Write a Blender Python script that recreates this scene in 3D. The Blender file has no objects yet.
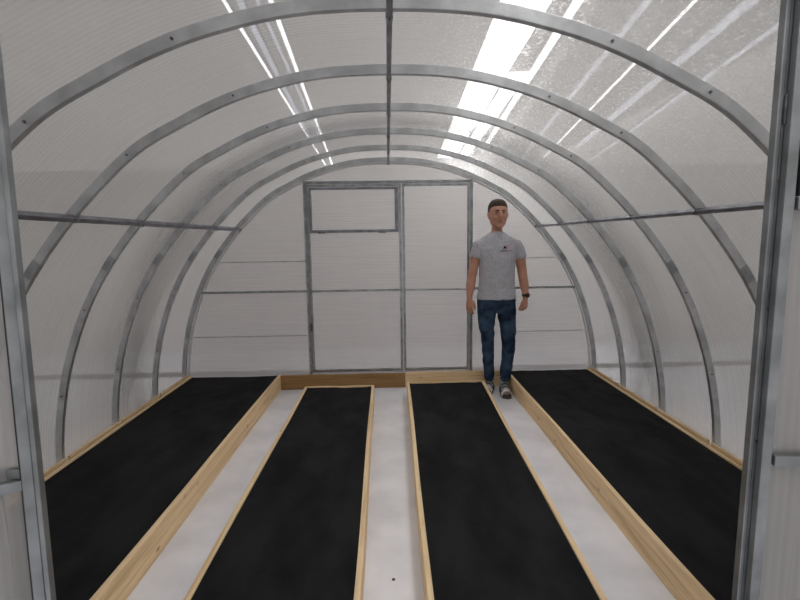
import bpy, bmesh, math, random
from mathutils import Vector, Matrix, noise
random.seed(7)
scene = bpy.context.scene
COL = scene.collection
PI = math.pi

# ------------------------------------------------------------------ materials
def nodes(name):
    m = bpy.data.materials.new(name); m.use_nodes = True
    nt = m.node_tree; nt.nodes.clear()
    out = nt.nodes.new('ShaderNodeOutputMaterial')
    return m, nt, out
def N(nt, kind, **kw):
    n = nt.nodes.new(kind)
    for k, v in kw.items():
        if k.startswith('i_'): n.inputs[k[2:].replace('_', ' ')].default_value = v
        else: setattr(n, k, v)
    return n
def coords(nt, scale=(1,1,1), rot=(0,0,0)):
    tc = N(nt, 'ShaderNodeTexCoord'); mp = N(nt, 'ShaderNodeMapping')
    mp.inputs['Scale'].default_value = scale; mp.inputs['Rotation'].default_value = rot
    nt.links.new(tc.outputs['Object'], mp.inputs['Vector'])
    return mp.outputs['Vector']
def ramp(nt, src, stops):
    r = N(nt, 'ShaderNodeValToRGB'); e = r.color_ramp.elements
    e[0].position, e[0].color = stops[0][0], (*stops[0][1], 1)
    e[1].position, e[1].color = stops[-1][0], (*stops[-1][1], 1)
    for p, c in stops[1:-1]:
        k = e.new(p); k.color = (*c, 1)
    nt.links.new(src, r.inputs['Fac'])
    return r.outputs['Color']
def surface(name, c1, c2, scale=(1,1,1), noise_scale=5, rough=.6, metallic=0, bump=0, detail=4, spec=.5, lo=.35, hi=.65, bscale=None):
    m, nt, out = nodes(name)
    b = N(nt, 'ShaderNodeBsdfPrincipled')
    b.inputs['Roughness'].default_value = rough; b.inputs['Metallic'].default_value = metallic
    b.inputs['Specular IOR Level'].default_value = spec
    v = coords(nt, scale)
    t = N(nt, 'ShaderNodeTexNoise'); t.inputs['Scale'].default_value = noise_scale; t.inputs['Detail'].default_value = detail
    nt.links.new(v, t.inputs['Vector'])
    nt.links.new(ramp(nt, t.outputs['Fac'], [(lo, c1), (hi, c2)]), b.inputs['Base Color'])
    if bump:
        bt = t
        if bscale:
            bt = N(nt, 'ShaderNodeTexNoise'); bt.inputs['Scale'].default_value = bscale; bt.inputs['Detail'].default_value = 3
            nt.links.new(v, bt.inputs['Vector'])
        bp = N(nt, 'ShaderNodeBump'); bp.inputs['Strength'].default_value = bump; bp.inputs['Distance'].default_value = .01
        nt.links.new(bt.outputs['Fac'], bp.inputs['Height']); nt.links.new(bp.outputs['Normal'], b.inputs['Normal'])
    nt.links.new(b.outputs[0], out.inputs[0])
    return m
def wood(name, base, dark, axis):
    """pine board: grain stretched along its axis (0 = x, 1 = y) and a few knots"""
    m, nt, out = nodes(name)
    b = N(nt, 'ShaderNodeBsdfPrincipled'); b.inputs['Roughness'].default_value = .65
    sc = [26, 26, 26]; sc[axis] = 1.3
    g = N(nt, 'ShaderNodeTexNoise'); g.inputs['Scale'].default_value = 1.6; g.inputs['Detail'].default_value = 6; g.inputs['Distortion'].default_value = .5
    nt.links.new(coords(nt, tuple(sc)), g.inputs['Vector'])
    col = ramp(nt, g.outputs['Fac'], [(.3, dark), (.5, base), (.7, tuple(min(1, c*1.12) for c in base))])
    sk = [9, 9, 9]; sk[axis] = 4.5
    k = N(nt, 'ShaderNodeTexVoronoi'); k.inputs['Scale'].default_value = 1
    nt.links.new(coords(nt, tuple(sk)), k.inputs['Vector'])
    kr = N(nt, 'ShaderNodeMapRange'); kr.inputs['From Min'].default_value = .03; kr.inputs['From Max'].default_value = .12
    kr.inputs['To Min'].default_value = .75; kr.inputs['To Max'].default_value = 0
    nt.links.new(k.outputs['Distance'], kr.inputs['Value'])
    mx = N(nt, 'ShaderNodeMix', data_type='RGBA'); mx.inputs['B'].default_value = (dark[0]*.35, dark[1]*.3, dark[2]*.22, 1)
    nt.links.new(kr.outputs[0], mx.inputs['Factor']); nt.links.new(col, mx.inputs['A'])
    nt.links.new(mx.outputs['Result'], b.inputs['Base Color'])
    bp = N(nt, 'ShaderNodeBump'); bp.inputs['Strength'].default_value = .25; bp.inputs['Distance'].default_value = .004
    nt.links.new(g.outputs['Fac'], bp.inputs['Height']); nt.links.new(bp.outputs['Normal'], b.inputs['Normal'])
    nt.links.new(b.outputs[0], out.inputs[0])
    return m
def polycarbonate(name, rib_axis, tint=(.70,.687,.68), opaque=.45, rough=.16, gloss=.5, specks=0.0):
    """twin-wall sheet: part clear, part milky, faint ribs repeating along rib_axis"""
    m, nt, out = nodes(name)
    sc = [0, 0, 0]; sc[rib_axis] = 1
    w = N(nt, 'ShaderNodeTexWave', wave_type='BANDS', bands_direction='XYZ'[rib_axis]); w.inputs['Scale'].default_value = 14
    nt.links.new(coords(nt, tuple(sc)), w.inputs['Vector'])
    big = N(nt, 'ShaderNodeTexNoise'); big.inputs['Scale'].default_value = 1.3; big.inputs['Detail'].default_value = 3
    nt.links.new(coords(nt), big.inputs['Vector'])
    sl = [2.5, 2.5, 2.5]; sl[rib_axis] = 60
    fine = N(nt, 'ShaderNodeTexNoise'); fine.inputs['Scale'].default_value = 1; fine.inputs['Detail'].default_value = 3
    nt.links.new(coords(nt, tuple(sl)), fine.inputs['Vector'])
    def mad(src, k, c):
        n = N(nt, 'ShaderNodeMath', operation='MULTIPLY_ADD'); nt.links.new(src, n.inputs[0])
        n.inputs[1].default_value = k
        if isinstance(c, float): n.inputs[2].default_value = c
        else: nt.links.new(c, n.inputs[2])
        return n.outputs[0]
    f = mad(w.outputs['Fac'], .06, mad(big.outputs['Fac'], .10, mad(fine.outputs['Fac'], .12, opaque - .14)))
    if specks:
        sp = N(nt, 'ShaderNodeTexNoise'); sp.inputs['Scale'].default_value = 50; sp.inputs['Detail'].default_value = 4; sp.inputs['Roughness'].default_value = .7
        nt.links.new(coords(nt, (1.6, .9, 1.6)), sp.inputs['Vector'])
        mr = N(nt, 'ShaderNodeMapRange'); mr.inputs['From Min'].default_value = .52; mr.inputs['From Max'].default_value = .66
        mr.inputs['To Max'].default_value = specks
        nt.links.new(sp.outputs['Fac'], mr.inputs['Value'])
        # specks are confined to the right slope near the ridge; sparse elsewhere
        tc2 = N(nt, 'ShaderNodeTexCoord'); sx = N(nt, 'ShaderNodeSeparateXYZ'); nt.links.new(tc2.outputs['Object'], sx.inputs[0])
        a1 = N(nt, 'ShaderNodeMapRange', interpolation_type='SMOOTHSTEP'); a1.inputs['From Min'].default_value = 0; a1.inputs['From Max'].default_value = .5; nt.links.new(sx.outputs[0], a1.inputs['Value'])
        a2 = N(nt, 'ShaderNodeMapRange', interpolation_type='SMOOTHSTEP'); a2.inputs['From Min'].default_value = 1.5; a2.inputs['From Max'].default_value = .9; nt.links.new(sx.outputs[0], a2.inputs['Value'])
        am = N(nt, 'ShaderNodeMath', operation='MULTIPLY'); nt.links.new(a1.outputs[0], am.inputs[0]); nt.links.new(a2.outputs[0], am.inputs[1])
        speck_mask = mad(am.outputs[0], .88, .06)
        wm = N(nt, 'ShaderNodeMath', operation='MULTIPLY'); nt.links.new(mr.outputs[0], wm.inputs[0]); nt.links.new(speck_mask, wm.inputs[1])
        f = mad(wm.outputs[0], .5, f)
    tr = N(nt, 'ShaderNodeBsdfTransparent'); tr.inputs['Color'].default_value = (.97, .965, .96, 1)
    di = N(nt, 'ShaderNodeBsdfDiffuse'); di.inputs['Color'].default_value = (*tint, 1)
    tl = N(nt, 'ShaderNodeBsdfTranslucent'); tl.inputs['Color'].default_value = (*tint, 1)
    m1 = N(nt, 'ShaderNodeMixShader'); m1.inputs[0].default_value = .6
    nt.links.new(di.outputs[0], m1.inputs[1]); nt.links.new(tl.outputs[0], m1.inputs[2])
    if specks:
        rf = N(nt, 'ShaderNodeBsdfRefraction'); rf.inputs['Roughness'].default_value = .32; rf.inputs['IOR'].default_value = 1.12
        mt = N(nt, 'ShaderNodeMixShader'); ms = N(nt, 'ShaderNodeMath', operation='MULTIPLY_ADD'); ms.inputs[1].default_value = 7; ms.inputs[2].default_value = .03; ms.use_clamp = True
        nt.links.new(wm.outputs[0], ms.inputs[0]); nt.links.new(ms.outputs[0], mt.inputs[0]); nt.links.new(tr.outputs[0], mt.inputs[1]); nt.links.new(rf.outputs[0], mt.inputs[2]); tr = mt
    m2 = N(nt, 'ShaderNodeMixShader')
    nt.links.new(f, m2.inputs[0]); nt.links.new(tr.outputs[0], m2.inputs[1]); nt.links.new(m1.outputs[0], m2.inputs[2])
    gl = N(nt, 'ShaderNodeBsdfGlossy'); gl.inputs['Roughness'].default_value = rough
    bp = N(nt, 'ShaderNodeBump'); bp.inputs['Strength'].default_value = .12; bp.inputs['Distance'].default_value = .004
    nt.links.new(w.outputs['Fac'], bp.inputs['Height']); nt.links.new(bp.outputs['Normal'], gl.inputs['Normal'])
    fr = N(nt, 'ShaderNodeFresnel'); fr.inputs['IOR'].default_value = 1.5
    fm = N(nt, 'ShaderNodeMath', operation='MULTIPLY'); fm.inputs[1].default_value = gloss
    nt.links.new(fr.outputs[0], fm.inputs[0])
    m3 = N(nt, 'ShaderNodeMixShader')
    nt.links.new(fm.outputs[0], m3.inputs[0]); nt.links.new(m2.outputs[0], m3.inputs[1]); nt.links.new(gl.outputs[0], m3.inputs[2])
    nt.links.new(m3.outputs[0], out.inputs[0])
    return m
def emit(name, col, s):
    m, nt, out = nodes(name)
    e = N(nt, 'ShaderNodeEmission'); e.inputs[0].default_value = (*col, 1); e.inputs[1].default_value = s
    nt.links.new(e.outputs[0], out.inputs[0]); return m

M = {}
M['roof'] = polycarbonate('roof sheet', 1, opaque=.40, specks=.10)
M['endwall'] = polycarbonate('end wall sheet', 2, tint=(.66,.64,.635), opaque=.60, gloss=.35)
M['leaf'] = polycarbonate('door sheet', 0, tint=(.66,.65,.65), opaque=.45, rough=.2)
M['metal'] = surface('galvanised steel', (.27,.285,.295), (.43,.45,.465), noise_scale=14, rough=.34, metallic=.85, bump=.1, bscale=60)
M['arch'] = surface('galvanised arch steel', (.42,.43,.44), (.62,.64,.655), noise_scale=9, rough=.38, metallic=.75)
M['jamb'] = surface('galvanised door steel', (.20,.21,.215), (.32,.335,.345), noise_scale=11, rough=.42, metallic=.8)
M['metal_soft'] = surface('galvanised purlin', (.20,.205,.23), (.33,.335,.37), noise_scale=12, rough=.4, metallic=.85)
M['bolt'] = surface('dark bolt', (.08,.08,.09), (.2,.2,.2), noise_scale=30, rough=.4, metallic=.8)
M['seal'] = surface('white reflection strip', (.75,.75,.75), (.85,.85,.85), rough=.5)  # white for the reflected light painted along the farthest arch
M['black_seal'] = surface('black rubber seal', (.015,.015,.017), (.03,.03,.03), rough=.6)
M['pine_y'] = wood('pine along', (.80,.60,.36), (.60,.41,.21), 1)
M['pine_x'] = wood('pine across', (.78,.57,.33), (.58,.38,.18), 0)
M['pine_dark'] = wood('brown pine across', (.32,.18,.07), (.20,.105,.035), 0)
M['cover'] = surface('black ground fabric', (.006,.006,.0065), (.016,.016,.017), scale=(2,1,1), noise_scale=3, rough=.75, bump=.6, bscale=7, spec=.12)
M['floor'] = surface('white sheet floor', (.72,.73,.78), (.86,.87,.93), noise_scale=3.5, rough=.5, detail=6, bump=.1, bscale=10)
M['hallwall'] = surface('hall partition', (.68,.67,.66), (.74,.73,.72), noise_scale=1, rough=.8)
M['shadepanel'] = surface('dark shade panel', (.30,.28,.26), (.38,.36,.34), noise_scale=1.2, rough=.9)  # for the dark panel added over the right slope
M['darktrim'] = surface('dark skirting', (.10,.10,.10), (.15,.15,.15), rough=.6)
M['lamp'] = emit('lamp diffuser', (1,.995,.985), 8.0)
M['lamp_dim'] = emit('old tube', (.86,.88,1), 1.45)
M['lamp_mid'] = emit('tube', (.97,.98,1), 5)
M['lamp_body'] = surface('lamp housing', (.6,.6,.6), (.7,.7,.7), rough=.5)

# ------------------------------------------------------------------ helpers
def obj(name, bm, mat, parent=None, smooth=False, bevel=0):
    me = bpy.data.meshes.new(name)
    bmesh.ops.recalc_face_normals(bm, faces=bm.faces[:])
    bm.to_mesh(me); bm.free()
    if smooth:
        for p in me.polygons: p.use_smooth = True
    o = bpy.data.objects.new(name, me); COL.objects.link(o)
    if mat: me.materials.append(mat)
    if parent: o.parent = parent
    if bevel:
        b = o.modifiers.new('bevel', 'BEVEL'); b.width = bevel; b.segments = 2; b.limit_method = 'ANGLE'
    return o
def empty(name, loc):
    o = bpy.data.objects.new(name, None); COL.objects.link(o); o.location = loc; o.empty_display_size = .1
    return o
def tag(o, label, cat, group=None):
    o['label'] = label; o['category'] = cat
    if group: o['group'] = group
    return o
def struct(o, label=None, cat=None):
    o['kind'] = 'structure'
    if label: o['label'] = label
    if cat: o['category'] = cat
    return o
def box(bm, x0, x1, y0, y1, z0, z1):
    vs = [bm.verts.new((x, y, z)) for x in (x0, x1) for y in (y0, y1) for z in (z0, z1)]
    for f in ((0,1,3,2),(4,6,7,5),(0,4,5,1),(2,3,7,6),(0,2,6,4),(1,5,7,3)):
        bm.faces.new([vs[i] for i in f])
def boxes(*bs):
    bm = bmesh.new()
    for b in bs: box(bm, *b)
    return bm
def cyl(bm, c, axis, r, h, n=12):
    mat = Matrix.Translation(c) @ Vector((0,0,1)).rotation_difference(Vector(axis)).to_matrix().to_4x4()
    bmesh.ops.create_cone(bm, cap_ends=True, segments=n, radius1=r, radius2=r, depth=h, matrix=mat)

# ------------------------------------------------------------------ greenhouse profile (inner edge of the arches)
HALF = [(0,2.185),(.30,2.17),(.56,2.115),(.75,2.05),(.93,1.965),(1.12,1.86),(1.30,1.705),(1.45,1.55),(1.60,1.365),(1.72,1.185),(1.83,.97),(1.93,.70),(1.99,.45),(2.02,.25),(2.035,0)]
XR = .015
def catmull(P, k=6):
    out = []
    for i in range(len(P)-1):
        p0 = P[max(i-1, 0)]; p1 = P[i]; p2 = P[i+1]; p3 = P[min(i+2, len(P)-1)]
        for j in range(k):
            t = j/k
            out.append(tuple(.5*((2*p1[a]) + (-p0[a]+p2[a])*t + (2*p0[a]-5*p1[a]+4*p2[a]-p3[a])*t*t + (-p0[a]+3*p1[a]-3*p2[a]+p3[a])*t**3) for a in (0,1)))
    out.append(P[-1]); return out
FULL = catmull([(-x, z) for x, z in HALF[::-1]] + HALF[1:], 5)
def offset(P, d):
    out = []
    for i, (x, z) in enumerate(P):
        a = P[max(i-1,0)]; b = P[min(i+1,len(P)-1)]
        tx, tz = b[0]-a[0], b[1]-a[1]; L = math.hypot(tx, tz)
        out.append((x - tz/L*d, z + tx/L*d))
    return out
def sweep(bm, d0, d1, y0, y1):
    A = offset(FULL, d0); B = offset(FULL, d1); rows = []
    for (ax, az), (bx, bz) in zip(A, B):
        rows.append([bm.verts.new((XR+ax, y0, max(az,.004))), bm.verts.new((XR+bx, y0, max(bz,.004))), bm.verts.new((XR+bx, y1, max(bz,.004))), bm.verts.new((XR+ax, y1, max(az,.004)))])
    for r, s in zip(rows, rows[1:]):
        for k in range(4): bm.faces.new((r[k], r[(k+1)%4], s[(k+1)%4], s[k]))
    bm.faces.new(rows[0]); bm.faces.new(rows[-1][::-1])
def prof_at(t):
    """point and inward normal of the inner edge at fraction t"""
    i = int(t*(len(FULL)-1)); a = FULL[i]; b = FULL[i+1]
    tx, tz = b[0]-a[0], b[1]-a[1]; L = math.hypot(tx, tz)
    return Vector((XR+a[0], 0, a[1])), Vector((tz/L, 0, -tx/L))

Y1, S = 1.609, .6
AW = .026            # tube width along the greenhouse
AD = .042            # tube depth
BACK = Y1 + 5*S      # 4.609
FRONT = Y1 - S       # 1.009

# ------------------------------------------------------------------ setting: hall
bm = boxes((-9, 9, -5, 16, -.05, 0)); struct(obj('floor', bm, M['floor']), 'white marbled floor sheet under the beds and paths', 'floor')
bm = boxes((-7.5, 7.5, 6.30, 6.38, 0, 2.38)); struct(obj('wall_back', bm, M['hallwall']), 'pale grey hall partition seen through the clear sheets behind the greenhouse', 'wall')
bm = boxes((-4.2, 4.2, 5.10, 5.13, 0, .045)); struct(obj('trim_2', bm, M['darktrim']), 'dark threshold strip on the hall floor behind the greenhouse', 'trim')

bm = boxes((1.35, 4.6, 1.5, 13, 3.7, 3.76)); struct(obj('shade_panel', bm, M['shadepanel']), 'added dark panel above the right roof slope, darkening the sheet', 'ceiling')  # added so the roof looks darker beside the bright band
# arched cover
bm = bmesh.new(); sweep(bm, AD+.002, AD+.008, FRONT-.03, BACK+.07)
struct(obj('ceiling', bm, M['roof'], smooth=True), 'arched clear polycarbonate cover over the whole greenhouse', 'roof')

# end wall sheet with its seams
def endwall(name, y0, y1, hole=None, mat=None):
    bm = bmesh.new()
    P = [(XR+x, max(z,.004)) for x, z in offset(FULL, AD)]
    if hole:   # front: two side pieces and a piece over the opening
        hx, hz = hole
        groups = []
        left = [p for p in P if p[0] < -hx]; groups.append(left + [(-hx, left[-1][1]+.02), (-hx, .004)])
        right = [p for p in P if p[0] > hx]; groups.append([(hx, .004), (hx, right[0][1]+.02)] + right)
        top = [p for p in P if -hx <= p[0] <= hx]; groups.append([(-hx, hz), (-hx, top[0][1])] + top[1:-1] + [(hx, top[-1][1]), (hx, hz)])
    else: groups = [P]
    for g in groups:
        a = [bm.verts.new((x, y0, z)) for x, z in g]; b = [bm.verts.new((x, y1, z)) for x, z in g]
        bm.faces.new(a[::-1]); bm.faces.new(b)
        for i in range(len(g)): j = (i+1) % len(g); bm.faces.new((a[i], a[j], b[j], b[i]))
    return obj(name, bm, mat)
struct(endwall('wall_far_end', BACK+AW+.029, BACK+AW+.035, mat=M['endwall']), 'milky polycarbonate end wall of the greenhouse behind the man', 'wall')
struct(endwall('wall_near_end', FRONT-.026, FRONT-.021, hole=(.840, 2.0), mat=M['leaf']), 'polycarbonate end wall around the near doorway', 'wall')

# ------------------------------------------------------------------ arches
names = ['', 'foremost galvanised arch, the largest, running off the top corners of the view',
 'second galvanised arch counted from the viewer, crossing the side rails nearest the doorway',
 'third galvanised arch counted from the viewer, crossing the middle of the side rails',
 'fourth galvanised arch counted from the viewer, fully visible over the beds',
 'fifth galvanised arch counted from the viewer, just before the end wall',
 'smallest and farthest galvanised arch, framing the end wall behind the man']
for k in range(0, 7):
    y = Y1 + (k-1)*S
    root = empty('galvanised_arch', (0, y, 0))
    lab = names[k] if k else 'galvanised arch of the near end wall, over the open doorway'
    tag(root, lab, 'arch', 'galvanised arches of the greenhouse')
    bm = bmesh.new(); sweep(bm, 0, AD, 0, AW)
    obj('tube', bm, M['arch'], root, bevel=.003)
    for t in ((.09,.16,.32,.41,.60,.67,.84,.91) if k else ()):
        p, n = prof_at(t); bm = bmesh.new()
        c = p - n*(AD*.5) + Vector((0, -.002, 0)); cyl(bm, c, (0,1,0), .005, .006, 8)
        obj('bolt', bm, M['bolt'], root)
    # joining sleeves low on each side
    for t in ((.20,.80) if k else ()):
        i = int(t*(len(FULL)-1)); A = offset(FULL, .001); B = offset(FULL, AD-.001); bm = bmesh.new(); rows = []
        for j in (i, i+1, i+2):
            rows.append([bm.verts.new((XR+A[j][0], -.003, A[j][1])), bm.verts.new((XR+B[j][0], -.003, B[j][1])), bm.verts.new((XR+B[j][0], .0, B[j][1])), bm.verts.new((XR+A[j][0], .0, A[j][1]))])
        for r, s in zip(rows, rows[1:]):
            for q in range(4): bm.faces.new((r[q], r[(q+1)%4], s[(q+1)%4], s[q]))
        bm.faces.new(rows[0]); bm.faces.new(rows[-1][::-1])
        obj('joining_plate', bm, M['metal'], root)

# ------------------------------------------------------------------ purlins under the arches
def purlin(x, z, w, label, tilt):
    root = empty('purlin', (x, FRONT, z)); tag(root, label, 'rail', 'lengthwise rails under the arches')
    bm = boxes((-w/2, w/2, 0, BACK-FRONT+AW+.012, -w/2, w/2))
    o = obj('rail_tube', bm, M['metal_soft'], root, bevel=.002); o.rotation_euler.y = tilt
    for k in range(1, 7):
        y = Y1 + (k-1)*S - FRONT
        b2 = boxes((-w/2-.002, w/2+.002, y+.002, y+AW-.002, -w/2-.002, -w/2+.001), (-w/2-.002, -w/2+.001, y+.002, y+AW-.002, -w/2, w/2), (w/2-.001, w/2+.002, y+.002, y+AW-.002, -w/2, w/2))
        c = obj('clamp', b2, M['metal'], root); c.rotation_euler.y = tilt
        b3 = bmesh.new(); cyl(b3, Matrix.Rotation(tilt, 3, 'Y') @ Vector((0, y+AW/2, -w/2-.004)), Matrix.Rotation(tilt, 3, 'Y') @ Vector((0,0,1)), .004, .005, 8)
        obj('bolt', b3, M['bolt'], c)
        b3 = c.children[0]; b3.parent = root
purlin(.018, 2.172, .020, 'ridge rail running along the top under the arches', 0)
def side_point(sx, z):
    P = [(x, zz) for x, zz in FULL if x*sx > 0]
    for a, b in zip(P, P[1:]):
        if (a[1]-z)*(b[1]-z) <= 0 and a[1] != b[1]:
            t = (z-a[1])/(b[1]-a[1]); return a[0]+(b[0]-a[0])*t
purlin(-1.43+XR, 1.572, .026, 'left side rail running along under the arches at head height', math.radians(45))
purlin(1.43+XR, 1.568, .022, 'right side rail running along under the arches at head height', math.radians(45))

# ------------------------------------------------------------------ end wall frame and its two door leaves
T = .026
yb0, yb1 = BACK+AW+.001, BACK+AW+.027
root = empty('door_frame', (0, BACK, 0)); tag(root, 'galvanised post and rail frame across the far end wall', 'frame')
def fr(name, *b):
    return obj(name, boxes(*[(x0, x1, yy0-BACK, yy1-BACK, z0, z1) for x0, x1, yy0, yy1, z0, z1 in b]), M['metal'], root, bevel=.002)
fr('post', (-.800, -.772, yb0, yb1, 0, 2.022)); fr('post', (.800, .828, yb0, yb1, 0, 2.022))
fr('lintel', (-.772, .800, yb0, yb1, 1.990, 2.016))
fr('cross_rail', (-1.85, -.800, yb0+.006, yb1, .955, .975)); fr('cross_rail', (.828, 1.87, yb0+.006, yb1, .955, .975))
for z in (1.255, .52):
    fr('sheet_seam', (-(1.70 if z > 1 else 1.99), -.800, yb1-.004, yb1, z, z+.006)); fr('sheet_seam', (.828, 1.70 if z > 1 else 1.99, yb1-.004, yb1, z, z+.006))

d1 = empty('door_1', (-.770, BACK+AW, .15)); struct(d1, 'left door leaf of the far end wall with a small vent window at its top', 'door')
def leafpart(root, name, bs, mat=None, bevel=.002):
    return obj(name, boxes(*bs), mat or M['metal'], root, bevel=bevel)
# leaf coordinates: x from hinge, y depth, z up from .15
W1 = .905
leafpart(d1, 'stile', [(0, .022, .002, .026, 0, 1.835)]); leafpart(d1, 'stile', [(W1-.022, W1, .002, .026, 0, 1.835)])
leafpart(d1, 'rail', [(.022, W1-.022, .002, .026, 1.813, 1.835)]); leafpart(d1, 'rail', [(.022, W1-.022, .008, .026, .805, .823)])
leafpart(d1, 'rail', [(.022, W1-.022, .002, .026, 0, .022)])
v = leafpart(d1, 'vent_window', [(.026, .046, -.008, .020, 1.378, 1.806), (W1-.062, W1-.026, -.008, .020, 1.378, 1.806), (.046, W1-.062, -.008, .020, 1.378, 1.406), (.046, W1-.062, -.008, .020, 1.786, 1.806)], M['metal_soft'])
leafpart(v, 'hinge', [(.10, .17, -.012, -.006, 1.372, 1.386)], M['bolt']); leafpart(v, 'hinge', [(W1-.22, W1-.15, -.012, -.006, 1.372, 1.386)], M['bolt'])
leafpart(d1, 'hinge', [(-.006, .012, -.006, .002, .42, .50)], M['bolt'])
d2 = empty('door_2', (.146, BACK+AW, .15)); struct(d2, 'right plain door leaf of the far end wall beside the man', 'door')
W2 = .648
leafpart(d2, 'stile', [(0, .020, .002, .026, 0, 1.835)]); leafpart(d2, 'stile', [(W2-.018, W2, .002, .026, 0, 1.835)])
leafpart(d2, 'rail', [(.020, W2-.018, .002, .026, 1.813, 1.835)]); leafpart(d2, 'rail', [(.020, W2-.018, .012, .026, .805, .818)]); leafpart(d2, 'rail', [(.020, W2-.018, .002, .026, 0, .022)])

# white strip painting the light reflected just inside the farthest arch
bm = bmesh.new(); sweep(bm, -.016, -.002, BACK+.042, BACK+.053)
struct(obj('trim_reflection', bm, M['seal'], smooth=False), 'white strip painted as light reflected along the inner edge of the farthest arch', 'trim')  # the 'seal' material here is the painted reflection

# ------------------------------------------------------------------ near doorway: jambs and the two open leaves
root = empty('doorway_frame', (0, FRONT, 0)); tag(root, 'galvanised jambs and lintel of the near doorway', 'frame')
def fr2(name, b, m=None): return obj(name, boxes(*b), m or M['jamb'], root, bevel=.002)
LJ, RJ = -.779, .801
for sx, X in ((-1, LJ), (1, RJ)):
    a, b = sorted((X, X+sx*(.024 if sx > 0 else .011))); jb = fr2('jamb', [(a, b, -.019, -.001, 0, 2.02)])
    if sx < 0: jb.matrix_basis = Matrix.Translation((X,0,0)) @ Matrix.Rotation(.015, 4, 'Y') @ Matrix.Translation((-X,0,0)); continue
    a, b = sorted((X+sx*.008, X+sx*.010)); fr2('jamb_groove', [(a, b, -.0196, -.0188, 0, 2.02)], M['bolt'])
    for z in (.55, 1.0, 1.3, 1.57):
        bm = bmesh.new(); cyl(bm, (X+sx*.015, -.020, z), (0,1,0), .004, .004, 8); obj('bolt', bm, M['bolt'], root)
fr2('lintel', [(LJ, RJ, -.019, -.001, 1.995, 2.02)])
fr2('cross_rail', [(-1.88, LJ-.022, -.019, -.001, .955, .978)]); fr2('cross_rail', [(RJ+.022, 1.88, -.019, -.001, .955, .978)])
for z in (1.10,): fr2('hinge', [(RJ+.010, RJ+.022, -.025, -.019, 1.68, 1.74)], M['bolt'])

# right leaf, swung fully back: local x away from the hinge
d3 = empty('door_3', (RJ+.015, FRONT-.020, .03)); struct(d3, 'open near right door leaf with a vent window, folded back beside the doorway', 'door'); d3.rotation_euler.z = math.radians(-4)
W = .80
leafpart(d3, 'stile', [(0, .022, -.018, .0, 0, 1.95)], M['jamb']); leafpart(d3, 'stile', [(W-.026, W, -.022, 0, 0, 1.95)], M['jamb'])
for z in (0, 1.924): leafpart(d3, 'rail', [(.026, W-.026, -.022, 0, z, z+.026)], M['jamb'])
leafpart(d3, 'rail', [(.026, W-.026, -.022, 0, .922, .946)], M['jamb']); leafpart(d3, 'rail', [(.026, W-.026, -.022, 0, 1.478, 1.504)], M['jamb'])
leafpart(d3, 'lower_sheet', [(.004, W-.004, .001, .006, .004, 1.490)], M['leaf'], 0)
vw = leafpart(d3, 'vent_window', [(.034, .050, -.026, -.006, 1.510, 1.918), (W-.050, W-.034, -.026, -.006, 1.510, 1.918), (.050, W-.050, -.026, -.006, 1.510, 1.526), (.050, W-.050, -.026, -.006, 1.902, 1.918)])
leafpart(vw, 'seal', [(.027, .034, -.020, -.004, 1.506, 1.922)], M['black_seal'], 0)
leafpart(vw, 'pane', [(.050, W-.050, -.014, -.009, 1.526, 1.902)], M['leaf'], 0)

# left leaf, ajar towards the viewer: local x runs away from the hinge to the left
d4 = empty('door_4', (LJ-.012, FRONT-.019, .03)); struct(d4, 'open near left door leaf at the left edge of the view', 'door'); d4.rotation_euler = (0, .015, math.radians(30))
leafpart(d4, 'stile', [(-.022, 0, 0, .020, 0, 1.95)], M['jamb']); leafpart(d4, 'stile', [(-W, -W+.024, 0, .020, 0, 1.95)], M['jamb'])
for z in (0, .900, 1.926): leafpart(d4, 'rail', [(-W+.024, -.022, 0, .020, z, z+.024)], M['jamb'])
leafpart(d4, 'sheet', [(-W+.004, -.004, .021, .026, .004, 1.946)], M['leaf'], 0)
leafpart(d4, 'seal', [(-.025, -.022, .004, .0205, .03, 1.92)], M['black_seal'], 0)

# ------------------------------------------------------------------ beds
H = .15
def lerp(a, b, t): return a+(b-a)*t
def board(name, root, p, q, th, z0, z1, mat, side):
    """board from p to q (x, y in world), thickness to the given side (+1 = left of the direction p>q)"""
    (x0, y0), (x1, y1) = p, q; ox, oy = root.location.x, root.location.y
    dx, dy = x1-x0, y1-y0; L = math.hypot(dx, dy); nx, ny = -dy/L*side*th, dx/L*side*th
    bm = bmesh.new(); n = 14; rows = []
    for i in range(n+1):
        t = i/n; w = .0025*math.sin(t*9+x0*7)
        X, Y = lerp(x0, x1, t)+w*(abs(dy) > abs(dx))-ox, lerp(y0, y1, t)-oy; zz = z1+.0015*math.sin(t*13+y0)
        rows.append([bm.verts.new((X, Y, z0)), bm.verts.new((X, Y, zz)), bm.verts.new((X+nx, Y+ny, zz)), bm.verts.new((X+nx, Y+ny, z0))])
    for r, s in zip(rows, rows[1:]):
        for k in range(4): bm.faces.new((r[k], r[(k+1)%4], s[(k+1)%4], s[k]))
    bm.faces.new(rows[0]); bm.faces.new(rows[-1][::-1])
    return obj(name, bm, mat, root, bevel=.002)
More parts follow.
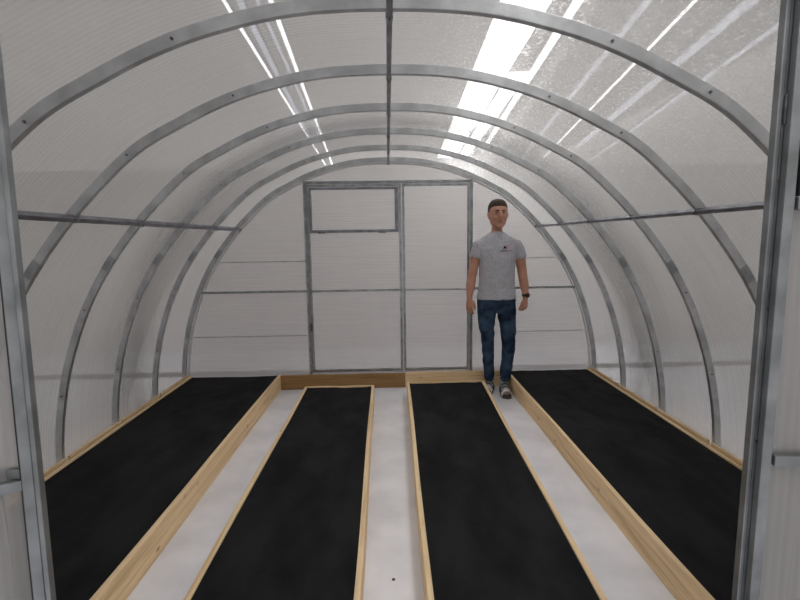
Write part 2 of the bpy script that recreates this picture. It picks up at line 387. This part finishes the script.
def bed(xl0, xl1, xr0, xr1, ya, yb, label, lw=True, rw=True, endw=True, h=H):
    """xl0/xr0: inner edges at the near end ya, xl1/xr1 at the far end yb"""
    root = empty('raised_bed', ((xl0+xr0)/2, ya, 0)); tag(root, label, 'raised bed', 'black covered beds')
    th = .024
    if lw: board('side_board', root, (xl0, ya), (xl1, yb), th, 0, h, M['pine_y'], 1)
    if rw: board('side_board', root, (xr0, ya), (xr1, yb), th, 0, h, M['pine_y'], -1)
    if endw: board('end_board', root, (xl1-th, yb), (xr1+th, yb), th, 0, h-.002, M['pine_x'], 1)
    board('end_board', root, (xl0-th, ya), (xr0+th, ya), th, 0, h-.002, M['pine_x'], -1)
    bm = bmesh.new(); nx, ny = 26, 90; g = []
    for j in range(ny+1):
        t = j/ny; row = []
        for i in range(nx+1):
            s = i/nx; x = lerp(lerp(xl0, xl1, t), lerp(xr0, xr1, t), s); y = lerp(ya, yb, t)
            e = min(s, 1-s)*nx
            z = h - .012 + .006*noise.noise(Vector((x*3, y*2, 1))) + .003*noise.noise(Vector((x*11, y*7, 4)))
            if e < 1: z = h - .008
            row.append(bm.verts.new((x-root.location.x, y-root.location.y, z)))
        g.append(row)
    for j in range(ny):
        for i in range(nx): bm.faces.new((g[j][i], g[j][i+1], g[j+1][i+1], g[j+1][i]))
    ext = bmesh.ops.extrude_face_region(bm, geom=bm.faces[:])
    for vv in [e for e in ext['geom'] if isinstance(e, bmesh.types.BMVert)]: vv.co.z = .01
    obj('black_cover', bm, M['cover'], root, smooth=False)
    return root
YN = FRONT+.05
bed(-1.942, -1.942, -1.135, -1.100, YN, BACK-.03, 'wide black covered bed along the left side wall', endw=False)
bed(-.758, -.745, -.145, -.170, YN, 4.165, 'black covered bed between the left path and the middle path')
bed(.140, .178, .735, .842, YN, 4.235, 'black covered bed between the middle path and the path the man stands on')
bed(1.160, 1.175, 1.968, 1.968, YN, BACK-.03, 'wide black covered bed along the right side wall', endw=False)
# boards closing the cross path
t = empty('closing_board', (-.47, BACK-.05, 0)); tag(t, 'brown board closing the left half of the cross path under the end wall', 'board')
board('plank', t, (-1.075, BACK-.052), (.150, BACK-.052), .024, 0, .145, M['pine_dark'], 1)
t = empty('closing_board', (.65, BACK-.05, 0)); tag(t, 'pale pine board closing the right half of the cross path behind the man', 'board')
board('plank', t, (.152, BACK-.056), (1.150, BACK-.056), .028, 0, .152, M['pine_x'], 1)
# ground timbers under the side walls
for sx, lab in ((-1, 'ground timber under the left side wall outside the bed'), (1, 'ground timber under the right side wall outside the bed')):
    t = empty('ground_timber', (sx*2.02+XR, FRONT, 0)); tag(t, lab, 'timber')
    X = sx*2.008+XR
    bm = bmesh.new()
    for k in range(6):
        box(bm, -.008, .008, k*S+AW+.004-0, (k+1)*S-.004, 0, .160)
    o = obj('timber', bm, M['pine_y'], t); o.location.x = (X - t.location.x)

bm = bmesh.new(); ball0 = bmesh.ops.create_icosphere(bm, subdivisions=2, radius=.0065, matrix=Matrix.Translation((0,0,.003)) @ Matrix.Diagonal((1.2,1,.7,1)))
o = obj('pebble', bm, M['bolt'], smooth=True); o.location = (0.0, 1.88, 0); tag(o, 'tiny black pebble lying on the middle path near the doorway', 'pebble')

# ------------------------------------------------------------------ hall lamps above the greenhouse
def lamp(name, p, q, w, mat, label, z=3.2, n=1):
    (x0, y0), (x1, y1) = p, q; L = math.hypot(x1-x0, y1-y0)
    root = empty(name, ((x0+x1)/2, (y0+y1)/2, z)); root.rotation_euler.z = math.atan2(-(x1-x0), y1-y0)
    tag(root, label, 'lamp', 'hall lamps seen through the roof')
    obj('housing', boxes((-w/2-.006, w/2+.006, -L/2-.01, L/2+.01, .012, .05)), M['lamp_body'], root)
    obj('diffuser', boxes((-w/2, w/2, -L/2, L/2, 0, .012)), mat, root)
    return root
lamp('ceiling_lamp', (.890, -1.0), (1.31, 10.6), .38, M['lamp'], 'widest brightest strip of light through the roof, right of the ridge')
lamp('ceiling_lamp', (1.068, -1.0), (1.92, 9.5), .07, M['lamp'], 'bright narrow light strip close beside the widest one')
lamp('ceiling_lamp', (1.44, 5.3), (1.66, 10.4), .20, M['lamp'], 'short bright light strip filling the gap beside the widest one towards the end wall')
lamp('ceiling_lamp', (1.86, 2.9), (2.98, 10.6), .05, M['lamp_dim'], 'speckled light strip, third from the ridge on the right')
lamp('ceiling_lamp', (2.25, 3.2), (3.5, 10.8), .022, M['lamp_mid'], 'thin light strip, fourth from the ridge on the right')
lamp('ceiling_lamp', (2.75, 3.6), (3.75, 9.5), .10, M['lamp_dim'], 'broad faint light strip on the right slope')
lamp('ceiling_lamp', (3.30, 4.0), (4.70, 11.1), .05, M['lamp_dim'], 'outermost light strip on the right slope near the doorway post')
lamp('ceiling_lamp', (-1.01, -1.0), (-1.42, 11.4), .022, M['lamp_mid'], 'outermost thin light strip left of the ridge')
lamp('ceiling_lamp', (-.99, 2.6), (-1.36, 9.4), .045, M['lamp_dim'], 'second light strip from the left, left of the ridge')
lamp('ceiling_lamp', (-.87, 2.6), (-1.14, 8.5), .025, M['lamp_dim'], 'thin faint light strip, third from the left')
lamp('ceiling_lamp', (-.556, -1.0), (-1.26, 11.4), .032, M['lamp_mid'], 'light strip nearest the ridge on the left')

#PERSON#
# ------------------------------------------------------------------ the man
M['skin'] = surface('skin', (.50,.24,.155), (.62,.33,.23), noise_scale=9, rough=.5, bump=.05, bscale=60)
M['hair'] = surface('short brown hair', (.030,.018,.012), (.085,.052,.032), scale=(1,1,.5), noise_scale=90, rough=.7, bump=.6, bscale=160)
M['shirt'] = surface('heather grey cotton', (.45,.45,.485), (.57,.57,.61), noise_scale=70, rough=.9, bump=.1, bscale=120, spec=.2)
M['jeans'] = surface('blue denim', (.010,.020,.042), (.06,.11,.185), noise_scale=9, rough=.85, bump=.25, bscale=60, spec=.2, lo=.38, hi=.70)
M['sock'] = surface('grey sock', (.33,.32,.30), (.45,.44,.42), noise_scale=40, rough=.9)
M['sole'] = surface('dark sandal sole', (.02,.02,.022), (.05,.045,.045), rough=.6)
M['strap'] = surface('black strap', (.015,.015,.017), (.035,.035,.04), rough=.5)
M['white'] = surface('white toe pad', (.66,.62,.62), (.78,.74,.74), noise_scale=30, rough=.6)
M['eye'] = surface('eye white', (.30,.26,.24), (.34,.30,.28), rough=.3)  # whites darkened to paint in the shade of the eye sockets
M['iris'] = surface('dark iris', (.03,.025,.02), (.05,.04,.03), rough=.2)
M['lip'] = surface('lips', (.36,.13,.11), (.42,.17,.15), rough=.45)
M['print_dark'] = surface('dark print', (.02,.02,.025), (.03,.03,.035), rough=.8)
M['print_red'] = surface('red print', (.62,.09,.11), (.68,.12,.14), rough=.8)
PX, PY = 1.010, 4.38
def tube(bm, pts, n=16):
    """closed loft; pts = (x, y, z, ra, rb): ra across (x-ish), rb front to back"""
    rings = []
    P = [Vector(p[:3]) for p in pts]
    for i, p in enumerate(pts):
        d = (P[min(i+1, len(P)-1)] - P[max(i-1, 0)]).normalized()
        ref = Vector((0,1,0)) if abs(d.y) < .8 else Vector((0,0,1))
        u = d.cross(ref).normalized(); v = u.cross(d).normalized()
        rings.append([bm.verts.new(P[i] + u*math.cos(a)*p[3] + v*math.sin(a)*p[4]) for a in [2*PI*k/n for k in range(n)]])
    for r, s in zip(rings, rings[1:]):
        for k in range(n): bm.faces.new((r[k], r[(k+1)%n], s[(k+1)%n], s[k]))
    bm.faces.new(rings[0][::-1]); bm.faces.new(rings[-1])
def rounded(pts):
    """adds small end rings so a tube ends round"""
    def cap(a, b):
        A, B = Vector(a[:3]), Vector(b[:3]); d = (A-B).normalized(); out = []
        r = min(a[3], a[4])
        for t, s in ((.55,.82), (.88,.45)):
            q = A + d*r*t; out.append((q.x, q.y, q.z, a[3]*s, a[4]*s))
        return out
    return cap(pts[0], pts[1])[::-1] + list(pts) + cap(pts[-1], pts[-2])
def ball(bm, c, r):
    bmesh.ops.create_icosphere(bm, subdivisions=3, radius=1, matrix=Matrix.Translation(c) @ Matrix.Diagonal((*r, 1)))
def blob(name, bm, mat, parent, voxel, smooth=6):
    o = obj(name, bm, mat, parent)
    r = o.modifiers.new('remesh', 'REMESH'); r.mode = 'VOXEL'; r.voxel_size = voxel; r.use_smooth_shade = True
    if smooth: s = o.modifiers.new('smooth', 'SMOOTH'); s.factor = .5; s.iterations = smooth
    return o
def folds(o, scale, strength):
    t = bpy.data.textures.new('folds', 'CLOUDS'); t.noise_scale = scale; t.noise_depth = 2
    d = o.modifiers.new('folds', 'DISPLACE'); d.texture = t; d.strength = strength; d.mid_level = .5; d.texture_coords = 'LOCAL'

HX = .004   # head centre
b = bmesh.new()
# skull and jaw
tube(b, rounded([(HX,.008,1.562,.046,.056),(HX,.000,1.585,.068,.080),(HX,.000,1.615,.076,.092),(HX,.006,1.66,.083,.098),(HX,.012,1.71,.084,.100),(HX,.016,1.748,.074,.088),(HX,.016,1.766,.050,.062)]), 24)
ball(b, (HX,-.074,1.562), (.030,.026,.019))                       # chin
for s in (-1, 1):
    ball(b, (HX+s*.036,-.066,1.640), (.024,.020,.022))            # cheeks
    ball(b, (HX+s*.030,-.085,1.700), (.027,.012,.008))            # brows
    tube(b, rounded([(HX+s*.085,.008,1.645,.008,.011),(HX+s*.090,.012,1.668,.009,.017),(HX+s*.089,.014,1.688,.008,.014)]), 10)   # ears
tube(b, rounded([(HX,-.088,1.695,.010,.010),(HX,-.101,1.668,.012,.012),(HX,-.112,1.645,.016,.012)]), 12)   # nose
ball(b, (HX,-.088,1.607), (.024,.010,.010))
# neck, trunk, hips
tube(b, rounded([(HX,.036,1.58,.048,.050),(0,.028,1.52,.051,.052),(-.002,.014,1.47,.066,.062),(-.002,.010,1.43,.125,.072),(-.002,.006,1.38,.165,.090),(0,.004,1.25,.150,.095),(0,.004,1.08,.138,.090),(0,.006,.95,.140,.082),(0,.008,.86,.140,.078)]), 24)
legs = {-1: [(-.078,.010,.84,.066,.072),(-.086,.008,.68,.070,.078),(-.079,.004,.47,.046,.052),(-.066,.030,.34,.046,.054),(-.050,.062,.12,.030,.036),(-.045,.075,.06,.030,.036)],
         1: [(.080,.008,.84,.066,.072),(.103,.000,.68,.072,.078),(.113,-.016,.47,.048,.052),(.106,-.004,.34,.048,.054),(.086,.004,.12,.032,.036),(.082,.008,.06,.032,.036)]}
feet = {-1: ((-.026,.095), (-.098,-.070)), 1: ((.080,.028), (.056,-.205))}
for s in (-1, 1):
    tube(b, rounded(legs[s]))
    (hx, hy), (tx, ty) = feet[s]
    tube(b, rounded([(hx,hy,.048,.030,.026),(lerp(hx,tx,.4),lerp(hy,ty,.4),.052,.034,.028),(lerp(hx,tx,.75),lerp(hy,ty,.75),.040,.040,.018),(lerp(hx,tx,.95),lerp(hy,ty,.95),.036,.036,.013)]))
arms = {-1: [(-.165,.006,1.385,.058,.056),(-.200,.010,1.29,.048,.048),(-.222,.016,1.16,.043,.044),(-.232,.016,1.10,.041,.041),(-.246,.000,1.02,.043,.041),(-.258,-.018,.94,.030,.027),(-.262,-.024,.905,.026,.022)],
         1: [(.165,.006,1.385,.058,.056),(.212,.010,1.29,.050,.050),(.236,.016,1.16,.045,.046),(.246,.014,1.10,.042,.042),(.254,-.004,1.02,.043,.041),(.262,-.028,.94,.030,.027),(.262,-.034,.905,.026,.022)]}
for s in (-1, 1): tube(b, rounded(arms[s]))
# right hand (left in the picture): relaxed, back of the hand forward and outward
def hand(wx, wy, wz, s, curl):
    # palm runs down; fingers are side by side front to back-outward, thumb on the front inner side
    ax = Vector((.72*s*-1, -.69, 0))          # direction from little finger to index: inward and forward
    nrm = Vector((-.69*s, .72, 0))            # palm side: inward and backward
    base = Vector((wx, wy, wz))
    def P(a, n, z): return base + ax*a + nrm*n + Vector((0,0,z))
    rings = []
    for z, ra, rb in ((.0,.026,.020),(-.030,.033,.018),(-.060,.040,.017),(-.085,.039,.015)):
        p = P(0, .002, z); rings.append((p, ra, rb))
    # palm as oriented loft
    rr = []
    for p, ra, rb in rings:
        rr.append([b.verts.new(p + ax*math.cos(t)*ra + nrm*math.sin(t)*rb) for t in [2*PI*k/14 for k in range(14)]])
    for r, q in zip(rr, rr[1:]):
        for k in range(14): b.faces.new((r[k], r[(k+1)%14], q[(k+1)%14], q[k]))
    b.faces.new(rr[0][::-1]); b.faces.new(rr[-1])
    for a, L, r in ((.031,.070,.0090),(.0105,.078,.0092),(-.0105,.072,.0088),(-.030,.056,.0078)):
        l1, l2, l3 = L*.42, L*.33, L*.27
        q = P(a, .0, -.072); pts = [(*q, r*1.05, r*1.05)]; ang = .12 + curl*.35; 
        for l in (l1+.010, l2, l3):
            q = q + nrm*math.sin(ang)*l + Vector((0,0,-math.cos(ang)*l)); r *= .94; pts.append((*q, r, r)); ang += .18 + curl*.95
        tube(b, rounded(pts), 10)
    q0 = P(.020, .004, -.018); q1 = P(.044, .012, -.042); q2 = P(.050, .020, -.072); q3 = P(.044, .026 + .01*curl, -.096)
    tube(b, rounded([(*q0,.013,.013),(*q1,.0125,.0125),(*q2,.0105,.0105),(*q3,.0090,.0090)]), 10)
hand(-.262, -.026, .900, -1, .25)
hand(.260, -.036, .895, 1, .95)
person = blob('person', b, M['skin'], None, .0042, 4); person.location = (PX, PY, 0)
tag(person, 'man in grey T-shirt and blue jeans standing at the far end of the right path', 'person')

# face details
for s in (-1, 1):
    b = bmesh.new(); ball(b, (HX+s*.031,-.0800,1.681), (.0125,.0085,.0062)); e = obj('eye', b, M['eye'], person, smooth=True)
    b = bmesh.new(); ball(b, (HX+s*.031,-.0868,1.680), (.0056,.0030,.0056)); obj('iris', b, M['iris'], e, smooth=True)
    b = bmesh.new(); tube(b, rounded([(HX+s*.014,-.0985,1.700,.004,.003),(HX+s*.030,-.1000,1.706,.0045,.003),(HX+s*.048,-.0870,1.700,.0035,.003)]), 8); obj('eyebrow', b, M['hair'], person, smooth=True)
b = bmesh.new(); tube(b, rounded([(HX-.020,-.0905,1.610,.003,.003),(HX-.008,-.0985,1.609,.005,.003),(HX+.008,-.0985,1.609,.005,.003),(HX+.022,-.0905,1.612,.003,.003)]), 8); obj('mouth', b, M['lip'], person, smooth=True)
# hair: cropped cap over the skull, cut at the hairline
b = bmesh.new()
tube(b, [(HX,.044,1.630,.080,.062),(HX,.032,1.660,.0880,.078),(HX,.024,1.70,.0895,.088),(HX,.021,1.738,.088,.091),(HX,.018,1.758,.082,.101),(HX,.018,1.782,.070,.088),(HX,.018,1.799,.052,.066),(HX,.018,1.810,.026,.034)], 24)
hair = blob('hair', b, M['hair'], person, .005, 3)

# T-shirt
b = bmesh.new()
tube(b, [(-.002,.018,1.508,.066,.062),(-.002,.014,1.486,.100,.076),(-.002,.010,1.462,.146,.086),(-.002,.008,1.425,.178,.098),(-.002,.006,1.365,.190,.110),(0,.004,1.29,.176,.118),(0,.004,1.20,.168,.118),(0,.004,1.08,.164,.114),(-.001,.006,.98,.174,.116),(-.002,.006,.93,.183,.118),(-.002,.006,.893,.188,.120)], 32)
tube(b, [(-.120,.008,1.405,.060,.068),(-.168,.008,1.385,.062,.068),(-.190,.010,1.335,.058,.064),(-.208,.012,1.278,.055,.062)], 20)
tube(b, [(.120,.008,1.405,.060,.068),(.172,.008,1.385,.062,.068),(.200,.010,1.335,.060,.064),(.224,.012,1.274,.058,.062)], 20)
shirt = blob('t_shirt', b, M['shirt'], person, .007, 5); folds(shirt, .07, .016)
shirt['label'] = 'plain heather grey cotton with a small chest print'
b = bmesh.new(); n = 28; rows = []
for k in range(n):
    a = 2*PI*k/n; fx, fy = math.cos(a), math.sin(a)
    z = 1.500 - .024*max(0, -fy) + .006*max(0, fy)
    c = Vector((-.002+fx*.068, .016+fy*.066, z)); o_ = Vector((fx, fy, 0))
    rows.append([b.verts.new(c+o_*.006), b.verts.new(c+Vector((0,0,.007))), b.verts.new(c-o_*.006), b.verts.new(c-Vector((0,0,.007)))])
for i in range(n):
    for k in range(4): b.faces.new((rows[i][k], rows[(i+1)%n][k], rows[(i+1)%n][(k+1)%4], rows[i][(k+1)%4]))
obj('collar', b, M['shirt'], shirt, smooth=True)
# chest print: small dark emblem with a red mark and one line of tiny letters under it, dark then red
def decal(name, quads, mat):
    b = bmesh.new()
    for x, z, w_, h_, r_ in quads:
        c, s_ = math.cos(r_), math.sin(r_)
        nx_, nz_ = 3, 3; g = [[b.verts.new((x+(i/nx_-.5)*w_*c-(j/nz_-.5)*h_*s_, -.16, z+(i/nx_-.5)*w_*s_+(j/nz_-.5)*h_*c)) for i in range(nx_+1)] for j in range(nz_+1)]
        for j in range(nz_):
            for i in range(nx_): b.faces.new((g[j][i], g[j][i+1], g[j+1][i+1], g[j+1][i]))
    o = obj(name, b, mat, shirt)
    sw = o.modifiers.new('wrap', 'SHRINKWRAP'); sw.target = shirt; sw.wrap_method = 'PROJECT'; sw.use_project_y = True; sw.use_project_x = False; sw.use_project_z = False
    sw.use_positive_direction = True; sw.use_negative_direction = False; sw.offset = .0015
    return o
Q = PI/4
decal('chest_emblem', [(.046,1.374,.020,.020,Q),(.059,1.366,.011,.011,Q),(.036,1.362,.010,.010,Q)], M['print_dark'])
decal('chest_mark', [(.064,1.386,.016,.006,.9),(.075,1.389,.016,.006,-.9),(.077,1.370,.015,.006,.7)], M['print_red'])
def letters(x0, k, mat):
    lt = []
    for i in range(k):
        x = x0+i*.0118; lt += [(x-.0032,1.341,.0026,.015,0),(x+.0032,1.341,.0026,.015,0),(x,(1.3475,1.341,1.3345,1.3475,1.341,1.3475)[i],.007,.0026,0)]
    decal('chest_letters', lt, mat)
letters(.008, 6, M['print_dark']); letters(.084, 3, M['print_red'])

# jeans
b = bmesh.new()
tube(b, [(-.002,.006,.945,.165,.104),(-.002,.008,.88,.180,.114),(-.001,.010,.80,.180,.112),(0,.010,.765,.150,.095)], 28)
tube(b, rounded([(-.090,.010,.80,.088,.104),(-.094,.008,.68,.078,.092),(-.084,.000,.55,.064,.074),(-.078,.000,.46,.057,.064),(-.070,.022,.34,.054,.062),(-.056,.050,.20,.050,.057),(-.052,.062,.125,.048,.055)]), 22)
tube(b, rounded([(.090,.008,.80,.088,.104),(.104,.002,.68,.080,.092),(.112,-.012,.55,.068,.076),(.114,-.016,.46,.061,.066),(.108,-.006,.34,.057,.063),(.096,.002,.20,.053,.060),(.086,.004,.125,.050,.056)]), 22)
jeans = blob('jeans', b, M['jeans'], person, .007, 4); folds(jeans, .055, .018)
b = bmesh.new(); box(b, -.009, .009, -.104, -.094, .860, .878); obj('button_fly', b, M['jeans'], jeans)

# sandals over grey socks
for s in (-1, 1):
    (hx, hy), (tx, ty) = feet[s]; d = Vector((tx-hx, ty-hy, 0)); L = d.length; d.normalize(); sd = Vector((-d.y, d.x, 0))
    def Q3(t, a, z): p = Vector((hx, hy, 0)) + d*(t*L) + sd*a; return (p.x, p.y, z)
    b = bmesh.new()
    tube(b, rounded([(*Q3(-.02,0,.054),.036,.032),(*Q3(.35,0,.062),.040,.036),(*Q3(.75,0,.048),.044,.025),(*Q3(.93,0,.044),.040,.020)]))
    tube(b, rounded([(*Q3(.10,0,.150),.040,.044),(*Q3(.12,0,.09),.038,.044),(*Q3(.15,0,.06),.036,.040)]))
    sock = blob('sock', b, M['sock'], person, .006, 3)
    b = bmesh.new(); out = []
    for t, wd in ((-.17,.012),(-.14,.030),(-.02,.038),(.3,.040),(.6,.046),(.85,.050),(1.0,.046),(1.10,.032),(1.14,.012)): out.append((t, wd))
    loop = [(t, w_) for t, w_ in out] + [(t, -w_) for t, w_ in out[::-1]]
    lo = [b.verts.new(Q3(t, a, .001)) for t, a in loop]; hi = [b.verts.new(Q3(t, a, .026)) for t, a in loop]
    b.faces.new(lo); b.faces.new(hi[::-1])
    for k in range(len(lo)): j = (k+1) % len(lo); b.faces.new((lo[k], lo[j], hi[j], hi[k]))
    sandal = obj('sandal', b, M['sole'], person, bevel=.004)
    for t, wd, zt, mat, nm, lab in ((.46,.020,.100,'strap','strap',None),(.64,.016,.083,'strap','strap',None),(.93,.055,.070,'white','toe_strap','white toe strap')):
        b = bmesh.new(); rows = []
        for k in range(13):
            a = PI*k/12; hw = .046 if t < .9 else .043
            row = []
            for tt in (-wd/L/1, wd/L/1):
                for rr in (0, .004):
                    row.append(b.verts.new(Q3(t+tt*.6, math.cos(a)*(hw+rr), .018+math.sin(a)*(zt-.018+rr))))
            rows.append((row[0], row[1], row[3], row[2]))
        for r, q in zip(rows, rows[1:]):
            for k in range(4): b.faces.new((r[k], r[(k+1)%4], q[(k+1)%4], q[k]))
        b.faces.new(rows[0]); b.faces.new(rows[-1][::-1])
        st = obj(nm, b, M[mat], sandal, smooth=False)
        if lab: st['label'] = lab
# watch on his left wrist
b = bmesh.new()
for k in range(24):
    a0, a1 = 2*PI*k/24, 2*PI*(k+1)/24
    def wv(a, r, z): return b.verts.new((.262+math.cos(a)*(.030+r), -.030+math.sin(a)*(.027+r), .928+z))
    q = [[wv(a, r, z) for r, z in ((0,-.011),(.004,-.011),(.004,.011),(0,.011))] for a in (a0, a1)]
    for j in range(4): b.faces.new((q[0][j], q[0][(j+1)%4], q[1][(j+1)%4], q[1][j]))
bmesh.ops.remove_doubles(b, verts=b.verts[:], dist=.0002)
wt = obj('wristwatch', b, M['strap'], person, smooth=False); wt['label'] = 'black wristwatch on his left wrist'
b = bmesh.new(); cyl(b, (.276,-.058,.928), (.45,-.89,0), .021, .012, 20); obj('watch_case', b, M['strap'], wt)
#ENDPERSON#

# ------------------------------------------------------------------ light and camera
w = bpy.data.worlds.new('World'); scene.world = w; w.use_nodes = True
bg = w.node_tree.nodes['Background']; bg.inputs[0].default_value = (.53, .512, .500, 1); bg.inputs[1].default_value = 1.0


cam = bpy.data.cameras.new('camera'); co = bpy.data.objects.new('camera', cam); COL.objects.link(co)
f, pit, yaw, rol, hc = 474.68, .1275, .024, -.0144, 1.4593
cam.sensor_fit = 'HORIZONTAL'; cam.sensor_width = 36; cam.lens = f/800*36; cam.clip_start = .02
cp, sp = math.cos(pit), math.sin(pit)
fw = Vector((math.sin(yaw)*cp, math.cos(yaw)*cp, -sp)); rt = Vector((math.cos(yaw), -math.sin(yaw), 0)); up = rt.cross(fw)
r2 = math.cos(rol)*rt + math.sin(rol)*up; u2 = -math.sin(rol)*rt + math.cos(rol)*up
co.matrix_world = Matrix.Translation((0, 0, hc)) @ Matrix((r2, u2, -fw)).transposed().to_4x4()
scene.camera = co
scene.view_settings.view_transform = 'Standard'; scene.view_settings.look = 'None'
scene.view_settings.gamma = 1; scene.view_settings.use_curve_mapping = False
scene.view_settings.exposure = .31
